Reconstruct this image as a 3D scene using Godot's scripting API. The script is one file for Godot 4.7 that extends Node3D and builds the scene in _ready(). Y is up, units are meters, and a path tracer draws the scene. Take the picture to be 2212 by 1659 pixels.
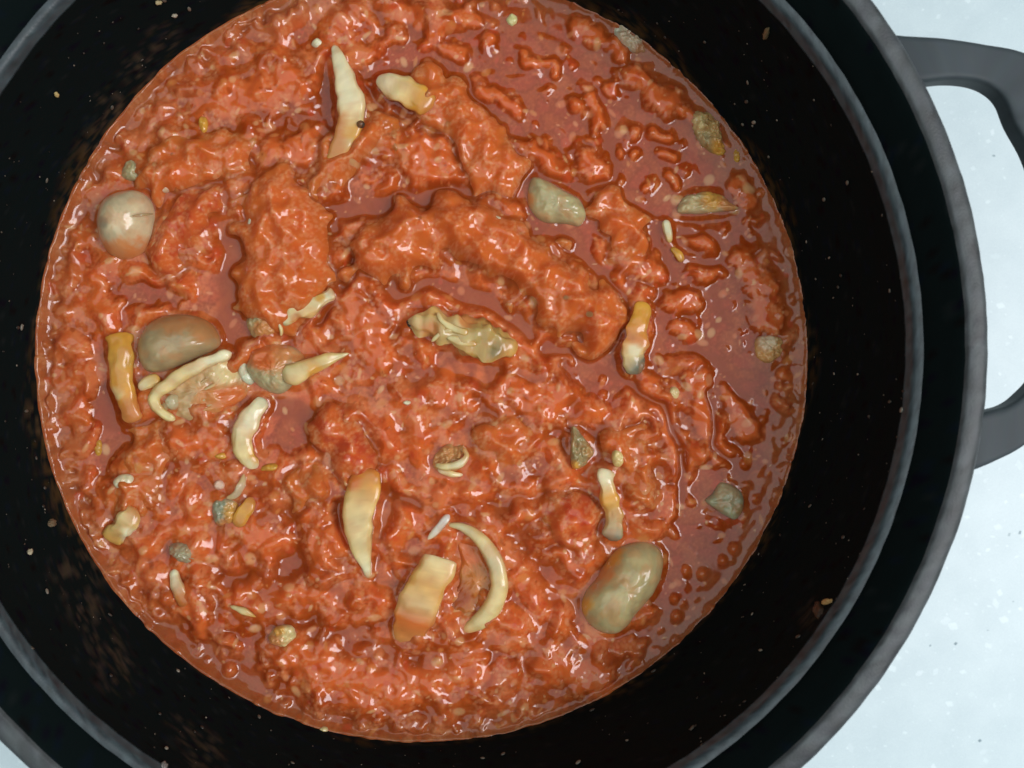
extends Node3D
# A cast-iron pot of tomato sauce with mushrooms on a speckled counter, seen from above.
# Plan positions are written on a survey grid of 0.1314 mm whose centre (915, 770) is the pot's axis at the level of the sauce.

const K := 0.0001314          # metres per grid step at the level of the sauce
const YS := 0.07              # height of the sauce above the counter
const CAMH := 0.2995          # height of the camera above the sauce
const NX := 0.009855          # camera's foot point
const NZ := 0.012614
const MM := 0.1314            # millimetres per grid step
const RS := 109.6             # reach of the sauce sheet, mm (a little into the wall)
const DX := 0.3               # spacing of the sauce mesh, mm
const N := 732

var rng := RandomNumberGenerator.new()
var n_big := FastNoiseLite.new()
var n_mid := FastNoiseLite.new()
var n_fine := FastNoiseLite.new()
var n_isl := FastNoiseLite.new()
var n_warp := FastNoiseLite.new()
var n_col := FastNoiseLite.new()
var n_cell := FastNoiseLite.new()
var n_grain := FastNoiseLite.new()
var sauce_mat: StandardMaterial3D
var chunk_mat: StandardMaterial3D
var shroom_mat: StandardMaterial3D
var iron_mat: StandardMaterial3D

var H := PackedFloat32Array()
var F := PackedFloat32Array()     # fine bumps, mm
var WX := PackedFloat32Array()
var WY := PackedFloat32Array()
var G := PackedFloat32Array()
var C := PackedColorArray()
var used := {}

const LIQUID := Color(0.30, 0.048, 0.007)
const PULP := Color(0.63, 0.132, 0.030)
const RED := Color(0.52, 0.075, 0.026)
const ORANGE := Color(0.61, 0.138, 0.030)
const BROWN := Color(0.34, 0.10, 0.035)
const CREAM := Color(0.76, 0.55, 0.25)
const IVORY := Color(0.80, 0.66, 0.41)
const AMBER := Color(0.68, 0.31, 0.045)
const GREY := Color(0.44, 0.36, 0.185)
const GREEN := Color(0.40, 0.345, 0.17)
const DARK := Color(0.035, 0.035, 0.028)
const COAT := Color(0.60, 0.21, 0.06)


func _ready() -> void:
	# camera: straight down, the lens shifted towards the handle side
	var cam := Camera3D.new()
	cam.name = "camera"
	add_child(cam)
	cam.position = Vector3(NX, YS + CAMH, NZ)
	cam.rotation_degrees = Vector3(-90, 0, 0)
	cam.projection = Camera3D.PROJECTION_FRUSTUM
	cam.near = 0.05
	cam.far = 20.0
	cam.size = 2.0 * cam.near * 829.5 * K / CAMH
	cam.frustum_offset = Vector2((1106.0 - 990.0) * K / CAMH * cam.near, (866.0 - 829.5) * K / CAMH * cam.near)
	var lens := CameraAttributesPhysical.new()   # a phone's small lens, focused on the food
	lens.frustum_focal_length = 5.0
	lens.frustum_focus_distance = CAMH - 0.002
	lens.frustum_near = 0.05
	lens.frustum_far = 20.0
	lens.exposure_aperture = 2.4
	cam.attributes = lens
	cam.current = true
	# surroundings: a dim kitchen
	var we := WorldEnvironment.new()
	we.name = "environment"
	var e := Environment.new()
	e.background_mode = Environment.BG_COLOR
	e.background_color = Color(0.50, 0.53, 0.55)
	e.background_energy_multiplier = 0.35
	e.tonemap_mode = Environment.TONE_MAPPER_LINEAR
	e.tonemap_exposure = 0.91
	e.sdfgi_enabled = true
	e.ssao_enabled = true
	e.ssil_enabled = true
	we.environment = e
	add_child(we)
	# soft light from overhead, and the window on the handle's side
	area("overhead_light", Vector3(-0.55, 2.2, 0.4), Vector3(-0.55, 0, 0.4), Vector2(3.4, 3.2), 4.3, Color(0.95, 0.985, 1.0))
	area("window_light", Vector3(1.0, 1.3, 0.1), Vector3(0, 0.07, 0), Vector2(0.75, 0.65), 1.9, Color(1.0, 0.985, 1.0))

	rng.seed = 7
	setup_noise()
	materials()
	countertop()
	pot()
	sauce_field()
	chunks()
	pieces()
	creep()
	details()
	sauce_mesh()
	wall_specks()


func area(called: String, at: Vector3, to: Vector3, size: Vector2, energy: float, c: Color) -> void:
	var l := AreaLight3D.new()
	l.name = called
	l.area_size = size
	l.area_normalize_energy = true
	l.light_energy = energy
	l.light_color = c
	l.area_range = 8.0
	l.area_attenuation = 2.0
	l.shadow_enabled = true
	add_child(l)
	l.position = at
	l.look_at_from_position(at, to, Vector3(0, 0, -1) if absf(at.x - to.x) < 0.3 else Vector3.UP)


func setup_noise() -> void:
	for a in [[n_big, 0.085, 11, 2], [n_mid, 0.24, 23, 2], [n_fine, 0.75, 37, 2], [n_isl, 0.13, 41, 2], [n_warp, 0.085, 59, 2], [n_col, 0.2, 71, 3]]:
		var n: FastNoiseLite = a[0]
		n.noise_type = FastNoiseLite.TYPE_SIMPLEX_SMOOTH
		n.frequency = a[1]
		n.seed = a[2]
		n.fractal_type = FastNoiseLite.FRACTAL_FBM
		n.fractal_octaves = a[3]
		n.fractal_gain = 0.3


	for a in [[n_cell, 0.36, 83], [n_grain, 0.85, 97]]:
		var n: FastNoiseLite = a[0]
		n.noise_type = FastNoiseLite.TYPE_CELLULAR
		n.cellular_distance_function = FastNoiseLite.DISTANCE_EUCLIDEAN
		n.cellular_return_type = FastNoiseLite.RETURN_DISTANCE
		n.cellular_jitter = 1.0
		n.frequency = a[1]
		n.seed = a[2]
		n.fractal_type = FastNoiseLite.FRACTAL_NONE


func srgb(r: float, g: float, b: float) -> Color:
	return Color(r / 255.0, g / 255.0, b / 255.0)


func food(rough: float, sss: float) -> StandardMaterial3D:
	var m := StandardMaterial3D.new()
	m.vertex_color_use_as_albedo = true
	m.roughness = rough
	m.metallic_specular = 0.5
	m.subsurf_scatter_enabled = sss > 0.0
	m.subsurf_scatter_strength = sss
	return m


func materials() -> void:
	sauce_mat = food(0.10, 0.45)
	chunk_mat = food(0.11, 0.45)
	shroom_mat = food(0.2, 0.25)
	iron_mat = StandardMaterial3D.new()
	iron_mat.vertex_color_use_as_albedo = true
	iron_mat.roughness = 0.42
	iron_mat.metallic_specular = 0.5
	var hn := FastNoiseLite.new()
	hn.frequency = 0.11
	hn.seed = 5
	hn.fractal_octaves = 3
	var ht := NoiseTexture2D.new()
	ht.width = 512
	ht.height = 512
	ht.seamless = true
	ht.noise = hn
	iron_mat.heightmap_enabled = true
	iron_mat.heightmap_texture = ht
	iron_mat.heightmap_scale = 0.005
	iron_mat.uv1_triplanar = true
	iron_mat.uv1_scale = Vector3.ONE * 22.0


func named(called: String) -> String:
	var n: int = used.get(called, 0)
	used[called] = n + 1
	return called if n == 0 else "%s_%03d" % [called, n]


func tag(o: Node, label: String, category: String, group := "") -> void:
	o.set_meta("label", label)
	o.set_meta("category", category)
	if group:
		o.set_meta("group", group)


func obj(called: String, m: Mesh, mat: Material, parent: Node = null) -> MeshInstance3D:
	var o := MeshInstance3D.new()
	o.mesh = m
	o.material_override = mat
	if parent:
		o.name = called
		parent.add_child(o, true)
	else:
		o.name = named(called)
		add_child(o)
	return o


# grid position and height over the sauce in mm -> metres
func wp(px: float, py: float, h: float) -> Vector3:
	var s := CAMH / (CAMH - h * 0.001)
	return Vector3(NX + (px - 990.0) * K / s, YS + h * 0.001, NZ + (py - 866.0) * K / s)


func mesh_of(v: PackedVector3Array, idx: PackedInt32Array, c: PackedColorArray, nrm := PackedVector3Array()) -> ArrayMesh:
	var a := []
	a.resize(Mesh.ARRAY_MAX)
	if nrm.is_empty():
		nrm = normals(v, idx)
	a[Mesh.ARRAY_VERTEX] = v
	a[Mesh.ARRAY_NORMAL] = nrm
	if c.size():
		a[Mesh.ARRAY_COLOR] = c
	a[Mesh.ARRAY_INDEX] = idx
	var m := ArrayMesh.new()
	m.add_surface_from_arrays(Mesh.PRIMITIVE_TRIANGLES, a)
	return m


func normals(v: PackedVector3Array, idx: PackedInt32Array) -> PackedVector3Array:
	var n := PackedVector3Array()
	n.resize(v.size())
	for t in range(0, idx.size(), 3):
		var a := v[idx[t]]
		var f := (v[idx[t + 2]] - a).cross(v[idx[t + 1]] - a)
		n[idx[t]] += f
		n[idx[t + 1]] += f
		n[idx[t + 2]] += f
	for i in n.size():
		n[i] = n[i].normalized() if n[i].length_squared() > 0.0 else Vector3.UP
	return n


# ------------------------------------------------------------------ setting
func countertop() -> void:
	var side := 1536
	var data := PackedByteArray()
	data.resize(side * side * 3)
	var base := [207, 226, 229]
	var soft := FastNoiseLite.new()
	soft.frequency = 0.012
	soft.fractal_octaves = 4
	soft.seed = 91
	var grain := RandomNumberGenerator.new()
	grain.seed = 3
	for y in side:
		for x in side:
			var g := soft.get_noise_2d(x, y) * 6.0 + grain.randf_range(-3.5, 3.5)
			var i := (y * side + x) * 3
			data[i] = int(base[0] + g * 1.1)
			data[i + 1] = int(base[1] + g)
			data[i + 2] = int(base[2] + g * 0.9)
	for k in 4200:
		var cx := grain.randi_range(0, side - 1)
		var cy := grain.randi_range(0, side - 1)
		var big := pow(grain.randf(), 5.0)
		var rx := 1.2 + 5.0 * big
		var ry := rx * grain.randf_range(0.5, 1.3)
		var dark := grain.randf() < 0.035
		var add := grain.randf_range(4, 15)
		if dark:
			add = grain.randf_range(-85, -35)
			rx = minf(rx, 2.0)
			ry = minf(ry, 2.4)
		var wob := grain.randf() * 6.0
		for dy in range(-int(ry) - 2, int(ry) + 3):
			for dx in range(-int(rx) - 2, int(rx) + 3):
				var a := atan2(dy, dx)
				var d := sqrt(dx * dx / (rx * rx) + dy * dy / (ry * ry)) * (1.0 + 0.18 * sin(a * 2.0 + wob) + 0.12 * sin(a * 4.0 + 2.0 * wob))
				if d > 1.15:
					continue
				var f := add * clampf((1.15 - d) * 3.0, 0.0, 1.0)
				var i := (posmod(cy + dy, side) * side + posmod(cx + dx, side)) * 3
				data[i] = clampi(int(data[i] + f * 1.1), 0, 246)
				data[i + 1] = clampi(int(data[i + 1] + f), 0, 248)
				data[i + 2] = clampi(int(data[i + 2] + f * 0.95), 0, 250)
	var m := StandardMaterial3D.new()
	m.albedo_texture = ImageTexture.create_from_image(Image.create_from_data(side, side, false, Image.FORMAT_RGB8, data))
	m.roughness = 0.38
	m.uv1_triplanar = true
	m.uv1_scale = Vector3.ONE / 0.36
	var b := BoxMesh.new()
	b.size = Vector3(2.4, 0.03, 1.6)
	var o := obj("countertop", b, m)
	o.position = Vector3(0.1, -0.015, 0)
	o.set_meta("kind", "structure")
	o.set_meta("label", "pale blue-white speckled stone countertop under the black pot")


# profile of the pot, mm: radius and height over the sauce
func rounded(p: Array, steps: int) -> PackedVector2Array:
	var out := PackedVector2Array()
	for i in p.size() - 1:
		var a: Vector2 = p[maxi(i - 1, 0)]
		var b: Vector2 = p[i]
		var c: Vector2 = p[i + 1]
		var d: Vector2 = p[mini(i + 2, p.size() - 1)]
		for s in steps:
			out.append(b.cubic_interpolate_in_time(c, a, d, float(s) / steps, b.distance_to(c) + 0.01, -a.distance_to(b) - 0.01, b.distance_to(c) + c.distance_to(d) + 0.01))
	out.append(p[p.size() - 1])
	return out


func lathe(prof: PackedVector2Array, seg: int, shade: Callable) -> ArrayMesh:
	var v := PackedVector3Array()
	var c := PackedColorArray()
	var idx := PackedInt32Array()
	var rows := prof.size()
	for j in seg + 1:
		var a := TAU * j / seg
		for i in rows:
			var p := prof[i]
			var q := Vector3(cos(a) * p.x, p.y, sin(a) * p.x)
			if p.y > -20.0 and p.x > 100.0:
				var wob := n_mid.get_noise_3d(q.x * 0.6, q.y * 0.6, q.z * 0.6) * 0.13
				q += Vector3(cos(a), 0, sin(a)) * wob
				q.y += n_mid.get_noise_3d(q.x * 0.5 + 50.0, q.y, q.z * 0.5) * 0.15
			v.append(Vector3(q.x * 0.001, YS + q.y * 0.001, q.z * 0.001))
			c.append(shade.call(q))
	for j in seg:
		for i in rows - 1:
			var a := j * rows + i
			var b := a + rows
			idx.append_array([a, b, a + 1, a + 1, b, b + 1])
	return mesh_of(v, idx, c)


func blob(q: Vector2, px: float, py: float, r: float) -> float:
	return clampf(1.0 - q.distance_to(Vector2(px, py)) / r, 0.0, 1.0)


func pot() -> void:
	var root := Node3D.new()
	root.name = "cooking_pot"
	add_child(root)
	tag(root, "black enamelled cast iron pot with worn grey rim and loop handles", "pot")
	# wall, base and lid seat
	var inside := [Vector2(0, -58), Vector2(70, -57.5), Vector2(92, -54), Vector2(101, -44), Vector2(105, -26), Vector2(108, 0), Vector2(110.2, 10), Vector2(113, 22), Vector2(116, 36), Vector2(117.5, 45.6)]
	var prof := PackedVector2Array()
	for i in inside.size() - 1:
		var a: Vector2 = inside[i]
		var b: Vector2 = inside[i + 1]
		var steps := 14 if i >= 5 else 5
		for s in steps:
			prof.append(a.lerp(b, float(s) / steps))
	prof.append(Vector2(117.5, 45.6))
	var black := func(q: Vector3) -> Color:
		var k := 0.008 + 0.003 * n_mid.get_noise_3d(q.x, q.y, q.z)
		var c := Color(k * 0.8, k * 1.2, k * 1.25)
		if q.y > -6.0 and q.y < 47.0:
			var s := CAMH / (CAMH - q.y * 0.001)
			var g := Vector2(990.0 + (q.x * 0.001 - NX) * s / K, 866.0 + (q.z * 0.001 - NZ) * s / K)
			var no := n_col.get_noise_3d(q.x * 1.3, q.y * 1.3, q.z * 1.3) + 0.55 * n_fine.get_noise_3d(q.x, q.y, q.z)
			# dried tide line just above the sauce, and brown smears higher on the wall
			var tide := clampf(1.0 - q.y / (6.0 + 3.0 * clampf(-q.x - q.z, 0.0, 60.0) / 60.0 + 7.0 * n_mid.get_noise_2d(atan2(q.z, q.x) * 9.0, 3.0)), 0.0, 1.0) * clampf(0.3 + 1.8 * no, 0.0, 1.0)
			c = c.lerp(Color(0.10, 0.055, 0.018), 0.85 * tide)
			var sm := 0.0
			for b in [[165, 1240, 70], [190, 1320, 60], [225, 1400, 60], [250, 1450, 60], [400, 1580, 50], [440, 1625, 60], [310, 150, 60], [350, 90, 50], [230, 310, 60], [240, 230, 50], [1715, 1560, 75], [1640, 1600, 60], [1760, 1330, 45], [150, 560, 50], [120, 700, 60], [1940, 1060, 45], [100, 900, 60]]:
				sm = maxf(sm, blob(g, b[0], b[1], b[2]))
			c = c.lerp(Color(0.08, 0.055, 0.036), 0.5 * clampf(sm * 1.7, 0.0, 1.0) * clampf(0.1 + 2.0 * no, 0.0, 1.0))
		return c
	var wall_mat: StandardMaterial3D = iron_mat.duplicate()
	wall_mat.metallic_specular = 0.12
	wall_mat.roughness = 0.62
	obj("inner_wall", lathe(prof, 420, black), wall_mat, root)
	var seat := PackedVector2Array()
	for q in [Vector2(117.45, 45.4), Vector2(118.1, 46.7), Vector2(118.35, 47.4), Vector2(118.8, 48.0), Vector2(119.4, 48.4), Vector2(120.0, 48.55), Vector2(120.5, 48.6)]:
		seat.append(q)
	var satin := func(q: Vector3) -> Color:
		var k := 0.045 + 0.035 * n_fine.get_noise_3d(q.x, q.y, q.z)
		return Color(k * 0.85, k * 1.2, k * 1.3)
	obj("lid_ledge", lathe(seat, 420, satin), iron_mat, root)
	var slope := PackedVector2Array()
	for q in [Vector2(120.5, 48.6), Vector2(120.8, 49.2), Vector2(121.4, 50.4), Vector2(122.8, 52.4), Vector2(124.2, 54.6), Vector2(125.6, 56.5), Vector2(126.3, 57.1)]:
		slope.append(q)
	obj("lid_seat", lathe(slope, 420, black), wall_mat, root)
	# rim: worn grey top edge
	var rim_prof := PackedVector2Array()
	for q in [Vector2(126.2, 56.9), Vector2(126.7, 57.7), Vector2(127.3, 58.0), Vector2(128.6, 58.1), Vector2(130.0, 58.0), Vector2(131.0, 57.6), Vector2(131.6, 56.9), Vector2(131.9, 55.6), Vector2(132.0, 53.5)]:
		rim_prof.append(q)
	var worn := func(q: Vector3) -> Color:
		var n := n_mid.get_noise_3d(q.x * 0.7, q.y, q.z * 0.7) + 0.7 * n_fine.get_noise_3d(q.x, q.y, q.z)
		var k := 0.062 + 0.04 * n
		return Color(k * 0.90, k * 1.05, k * 1.07)
	var rim_mat: StandardMaterial3D = iron_mat.duplicate()
	rim_mat.roughness = 0.55
	obj("rim", lathe(rim_prof, 420, worn), rim_mat, root)
	var outside := PackedVector2Array()
	for q in [Vector2(131.9, 53.6), Vector2(132.2, 46), Vector2(131.5, 20), Vector2(128, -20), Vector2(122, -50), Vector2(112, -65), Vector2(100, -69.0), Vector2(0, -69.2)]:
		outside.append(q)
	var plain := func(_q: Vector3) -> Color: return Color(0.035, 0.038, 0.04)
	obj("outer_wall", lathe(outside, 160, plain), iron_mat, root)
	# loop handles: outer and inner edge of the bar, point by point
	var ribs := [[1880, 58, 1950, 182], [1941, 72, 2005, 175], [2040, 79, 2060, 169], [2130, 92, 2112, 173], [2212, 108, 2148, 187], [2285, 150, 2176, 216], [2345, 250, 2194, 265], [2390, 400, 2232, 335], [2410, 560, 2272, 460], [2404, 690, 2290, 600], [2370, 805, 2284, 720], [2300, 900, 2254, 805], [2212, 967, 2212, 855], [2160, 995, 2180, 876], [2108, 1017, 2145, 886], [2030, 1040, 2080, 905]]
	var hm: StandardMaterial3D = iron_mat.duplicate()
	hm.roughness = 0.5
	hm.metallic_specular = 0.3
	hm.heightmap_enabled = false
	for turn in [0.0, PI]:
		var o := obj("handle", handle_mesh(ribs), hm, root)
		o.rotation.y = turn


func handle_mesh(ribs: Array) -> ArrayMesh:
	var v := PackedVector3Array()
	var c := PackedColorArray()
	var idx := PackedInt32Array()
	var ring := 40
	var count := 0
	for i in ribs.size() - 1:
		var q := []
		for d in [-1, 0, 1, 2]:
			var r: Array = ribs[clampi(i + d, 0, ribs.size() - 1)]
			q.append([wp(r[0], r[1], 46.0), wp(r[2], r[3], 46.0)])
		for s in 6:
			var t := s / 6.0
			var a: Vector3 = (q[1][0] as Vector3).cubic_interpolate(q[2][0], q[0][0], q[3][0], t)
			var b: Vector3 = (q[1][1] as Vector3).cubic_interpolate(q[2][1], q[0][1], q[3][1], t)
			var mid := (a + b) * 0.5
			var half := (b - a) * 0.5
			for k in ring:
				var w := TAU * k / ring
				var cx := signf(cos(w)) * pow(absf(cos(w)), 0.22)
				var cy := signf(sin(w)) * pow(absf(sin(w)), 0.36)
				v.append(mid + half * cx + Vector3(0, cy * 0.0036 - 0.0036 + 0.0004 * n_warp.get_noise_2d(mid.x * 400.0, mid.z * 400.0), 0))
				var g := 0.064 + 0.013 * n_mid.get_noise_3d(mid.x * 600.0, k * 0.4, mid.z * 600.0)
				c.append(Color(g * 0.84, g * 1.06, g * 1.14))
			count += 1
	for i in count - 1:
		for k in ring:
			var a := i * ring + k
			var b := i * ring + (k + 1) % ring
			idx.append_array([a, a + ring, b, b, a + ring, b + ring])
	for e in [0, count - 1]:
		var m := Vector3.ZERO
		for k in ring:
			m += v[e * ring + k] / ring
		v.append(m)
		c.append(c[e * ring])
		for k in ring:
			var a: int = e * ring + k
			var b: int = e * ring + (k + 1) % ring
			idx.append_array([v.size() - 1, a, b] if e == 0 else [v.size() - 1, b, a])
	return mesh_of(v, idx, c)


# ------------------------------------------------------------------ sauce
func smax(a: float, b: float, k: float) -> float:
	var h := maxf(k - absf(a - b), 0.0) / k
	return maxf(a, b) + h * h * k * 0.25


func sauce_field() -> void:
	H.resize(N * N)
	G.resize(N * N)
	F.resize(N * N)
	WX.resize(N * N)
	WY.resize(N * N)
	C.resize(N * N)
	# where thin liquid lies on top: centre, radii (grid steps)
	var pools := [[1180, 130, 330, 190], [1420, 330, 260, 230], [1250, 430, 150, 110], [1540, 620, 170, 260], [1300, 800, 120, 70], [860, 190, 110, 120], [640, 240, 130, 60], [330, 640, 90, 45], [560, 610, 45, 170], [640, 930, 80, 60], [250, 900, 60, 130], [1500, 1330, 150, 260], [450, 1440, 200, 120], [930, 440, 170, 40], [1620, 930, 80, 260], [1560, 1150, 110, 160]]
	for j in N:
		var y := -RS + j * DX
		for i in N:
			var x := -RS + i * DX
			var r2 := x * x + y * y
			if r2 > RS * RS + 2.0:
				continue
			var at := j * N + i
			var big := n_big.get_noise_2d(x, y)
			var mid := n_mid.get_noise_2d(x, y)
			var fine := n_fine.get_noise_2d(x, y)
			var wx := n_warp.get_noise_2d(x, y)
			var wy := n_warp.get_noise_2d(x + 300.0, y)
			WX[at] = wx * 3.4 + mid * 0.25
			WY[at] = wy * 3.4 - mid * 0.25
			var dome := n_cell.get_noise_2d(x + wx * 1.5 + fine * 0.5, y + wy * 1.5 + fine * 0.4)
			var grit := n_grain.get_noise_2d(x + mid, y - mid)
			F[at] = clampf(0.16 + 0.5 * big, 0.03, 0.36) * (-0.5 - 1.1 * dome) + 0.11 * (-0.45 - grit) * clampf(0.5 + 2.4 * wx, 0.0, 1.1) + 0.035 * fine + 0.12 * mid
			var px := 915.0 + x / MM
			var py := 770.0 + y / MM
			var wet := 0.0
			for b in pools:
				var dx: float = (px - b[0]) / b[2]
				var dy: float = (py - b[1]) / b[3]
				var d := dx * dx + dy * dy
				if d < 3.0:
					wet += exp(-d * 1.6)
			wet += 0.25 * smoothstep(99.0, 106.0, sqrt(r2)) * clampf(1.0 + 3.0 * big, 0.0, 2.0)
			var pulp := clampf(1.25 - 1.9 * wet + 0.6 * big + 0.2 * mid, 0.0, 1.0)
			var level := 0.12 * big + 0.07 * mid
			# pulp lies in ragged shelves with liquid running between them
			var isl := n_isl.get_noise_2d(x * 1.1 + wx * 2.4, y * 0.95 + wy * 2.4)
			var isl2 := n_isl.get_noise_2d(x * 0.8 + wy * 2.0 + 500.0, y * 0.8 + wx * 2.0)
			var shelf := smoothstep(-0.10, 0.25, isl * 0.8 + (pulp - 0.42) * 1.1) * 1.3
			shelf += smoothstep(-0.28, 0.55, isl2 * 0.9 + (pulp - 0.75) * 0.7) * 2.1
			H[at] = level + shelf * (0.8 + 0.7 * big) + F[at] * (0.05 + 0.95 * smoothstep(0.4, 1.4, shelf))
			var lift := clampf((H[at] - 0.5) * 0.9, 0.0, 1.0)
			var hue := n_col.get_noise_2d(x * 0.7, y * 0.7)
			var c := LIQUID.lerp(PULP, clampf(lift * 0.7 + 0.25 * pulp + 0.35 * fine + 0.3 * F[at], 0.0, 1.0))
			c = c.lerp(RED, clampf(hue * 1.0, 0.0, 0.3))
			c = c.lerp(ORANGE, clampf(-hue * 1.7, 0.0, 0.7) * (0.3 + 0.7 * lift))
			c = c.lerp(Color(0.68, 0.235, 0.095), clampf(n_col.get_noise_2d(x * 0.45 + 200.0, y * 0.45) * 1.5 + 0.3 * fine - 0.1, 0.0, 0.5) * (0.25 + 0.75 * lift))
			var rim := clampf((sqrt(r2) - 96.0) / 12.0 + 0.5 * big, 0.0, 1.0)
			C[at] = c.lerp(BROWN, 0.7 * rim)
	# lumps of pulp: path, radius, height
	lump([[600, 335], [690, 310]], 48, 3.2)
	lump([[690, 440], [720, 420]], 38, 3.4)
	lump([[880, 330], [960, 380]], 75, 4.2)
	lump([[460, 240], [560, 200], [640, 190]], 60, 2.0)
	lump([[760, 500], [800, 520]], 40, 3.2)
	lump([[760, 640], [790, 720], [830, 770]], 62, 3.4)
	lump([[1000, 440], [1080, 450], [1110, 480]], 48, 3.0)
	lump([[690, 1130], [720, 1180]], 62, 4.0)
	lump([[1100, 850], [1180, 870]], 66, 3.4)
	lump([[960, 830], [1000, 870]], 50, 2.6)
	lump([[1220, 1195], [1260, 1190]], 48, 3.5)
	lump([[1130, 1060], [1160, 1100]], 60, 2.6)
	lump([[520, 1290], [620, 1290], [700, 1310]], 58, 2.6)
	lump([[650, 1420], [850, 1490], [1010, 1440]], 75, 3.0)
	lump([[440, 1350], [400, 1290]], 40, 3.0)
	lump([[1200, 1430], [1300, 1480]], 60, 1.8)
	lump([[400, 960], [470, 960]], 50, 3.0)
	lump([[540, 1140], [600, 1180]], 55, 2.8)
	lump([[1037, 200], [1080, 206], [1122, 242]], 17, 2.0)
	lump([[1140, 330], [1180, 345], [1215, 385]], 31, 2.8)
	lump([[1130, 113], [1127, 133], [1154, 145], [1193, 137], [1197, 164]], 13, 1.8)
	lump([[1060, 90]], 26, 2.2)
	lump([[1244, 232]], 23, 2.4)
	lump([[1270, 215], [1290, 245], [1294, 285]], 18, 2.3)
	lump([[1268, 345], [1300, 392]], 38, 3.0)
	lump([[1360, 168], [1400, 200], [1450, 226]], 32, 2.8)
	lump([[1320, 95], [1340, 125]], 27, 2.4)
	lump([[1250, 60], [1290, 80]], 26, 1.8)
	lump([[1235, 145]], 9, 1.2)
	lump([[1320, 195]], 20, 1.5)
	lump([[1365, 290]], 18, 2.0)
	lump([[1337, 330]], 14, 1.8)
	lump([[1373, 330]], 14, 1.8)
	lump([[1408, 285], [1440, 300]], 12, 1.6)
	lump([[1425, 330], [1450, 345]], 12, 1.6)
	lump([[1400, 405]], 11, 1.4)
	lump([[1440, 380], [1456, 400]], 11, 1.5)
	lump([[1500, 515], [1528, 526]], 28, 2.5)
	lump([[1500, 580], [1530, 590]], 26, 2.2)
	lump([[1350, 570], [1412, 592]], 30, 2.3)
	lump([[1445, 655], [1490, 650]], 28, 2.4)
	lump([[960, 110], [1000, 120]], 17, 1.6)
	lump([[850, 30], [900, 50]], 30, 1.4)
	lump([[990, 35], [1020, 50]], 22, 1.6)
	lump([[1470, 240], [1500, 262]], 16, 1.6)
	lump([[1590, 400], [1610, 440]], 24, 1.4)
	lump([[1460, 700], [1500, 730]], 22, 1.6)
	lump([[1600, 560], [1650, 640], [1660, 700]], 38, 2.0)
	lump([[1400, 820], [1440, 900], [1450, 1000]], 30, 2.0)
	lump([[1500, 820], [1520, 900], [1560, 980]], 30, 1.8)
	lump([[1580, 860], [1610, 930]], 32, 1.6)
	# furrows where the liquid has run together: path, width
	furrow([[720, 462], [850, 442], [960, 416], [1080, 404]], 15)
	furrow([[560, 430], [650, 410], [690, 452], [726, 502]], 11)
	furrow([[880, 160], [1000, 192], [1062, 270], [1112, 372], [1098, 402]], 14)
	furrow([[1140, 480], [1200, 512], [1270, 560], [1302, 605], [1340, 650], [1330, 722], [1262, 756], [1180, 762]], 13)
	furrow([[1130, 384], [1250, 400], [1320, 402], [1330, 350], [1300, 290]], 9)
	furrow([[820, 600], [860, 632], [930, 612], [1000, 640], [1062, 660], [1122, 692], [1142, 726]], 15)
	furrow([[690, 702], [752, 600], [772, 536]], 10)
	furrow([[505, 520], [494, 640], [482, 740]], 24)
	furrow([[560, 880], [640, 884], [690, 915], [700, 960]], 16)
	furrow([[820, 1030], [842, 1072], [905, 1092]], 10)
	furrow([[1290, 790], [1382, 850], [1432, 872], [1462, 950], [1472, 1075]], 8)
	furrow([[1530, 850], [1542, 960], [1604, 1024]], 7)
	furrow([[1240, 925], [1300, 945], [1392, 920]], 9)
	furrow([[1395, 460], [1440, 560], [1450, 600]], 9)
	furrow([[1460, 510], [1520, 495], [1560, 540], [1540, 570], [1470, 570]], 7)
	furrow([[1540, 620], [1560, 690], [1500, 750], [1560, 800], [1605, 850]], 9)
	valley([[560, 1290], [700, 1362], [860, 1402], [980, 1420]], 30)
	valley([[640, 1232], [560, 1258], [480, 1232]], 26)
	valley([[1120, 1160], [1180, 1250], [1240, 1300]], 26)
	valley([[835, 1000], [828, 1120], [842, 1205]], 22)
	valley([[560, 1050], [600, 1085], [640, 1130], [630, 1200]], 22)
	valley([[1000, 1110], [1100, 1085], [1180, 1060]], 22)
	furrow([[225, 850], [240, 910], [290, 940]], 15)


func near(path: Array, x: float, y: float) -> float:
	var best := 1e9
	if path.size() == 1:
		return Vector2(x, y).distance_to(path[0])
	for k in path.size() - 1:
		var a: Vector2 = path[k]
		var b: Vector2 = path[k + 1]
		var ab := b - a
		var p := Vector2(x, y) - a
		var t := clampf(p.dot(ab) / ab.length_squared(), 0.0, 1.0)
		best = minf(best, (p - ab * t).length_squared())
	return sqrt(best)


func to_mm(pts: Array) -> Array:
	var out := []
	for p in pts:
		out.append(Vector2((p[0] - 915.0) * MM, (p[1] - 770.0) * MM))
	return out


func bounds(path: Array, r: float) -> Array:
	var lo: Vector2 = path[0]
	var hi: Vector2 = path[0]
	for p in path:
		lo = lo.min(p)
		hi = hi.max(p)
	return [clampi(int((lo.x - r + RS) / DX), 1, N - 2), clampi(int((lo.y - r + RS) / DX), 1, N - 2), clampi(int((hi.x + r + RS) / DX) + 1, 1, N - 2), clampi(int((hi.y + r + RS) / DX) + 1, 1, N - 2)]


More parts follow.
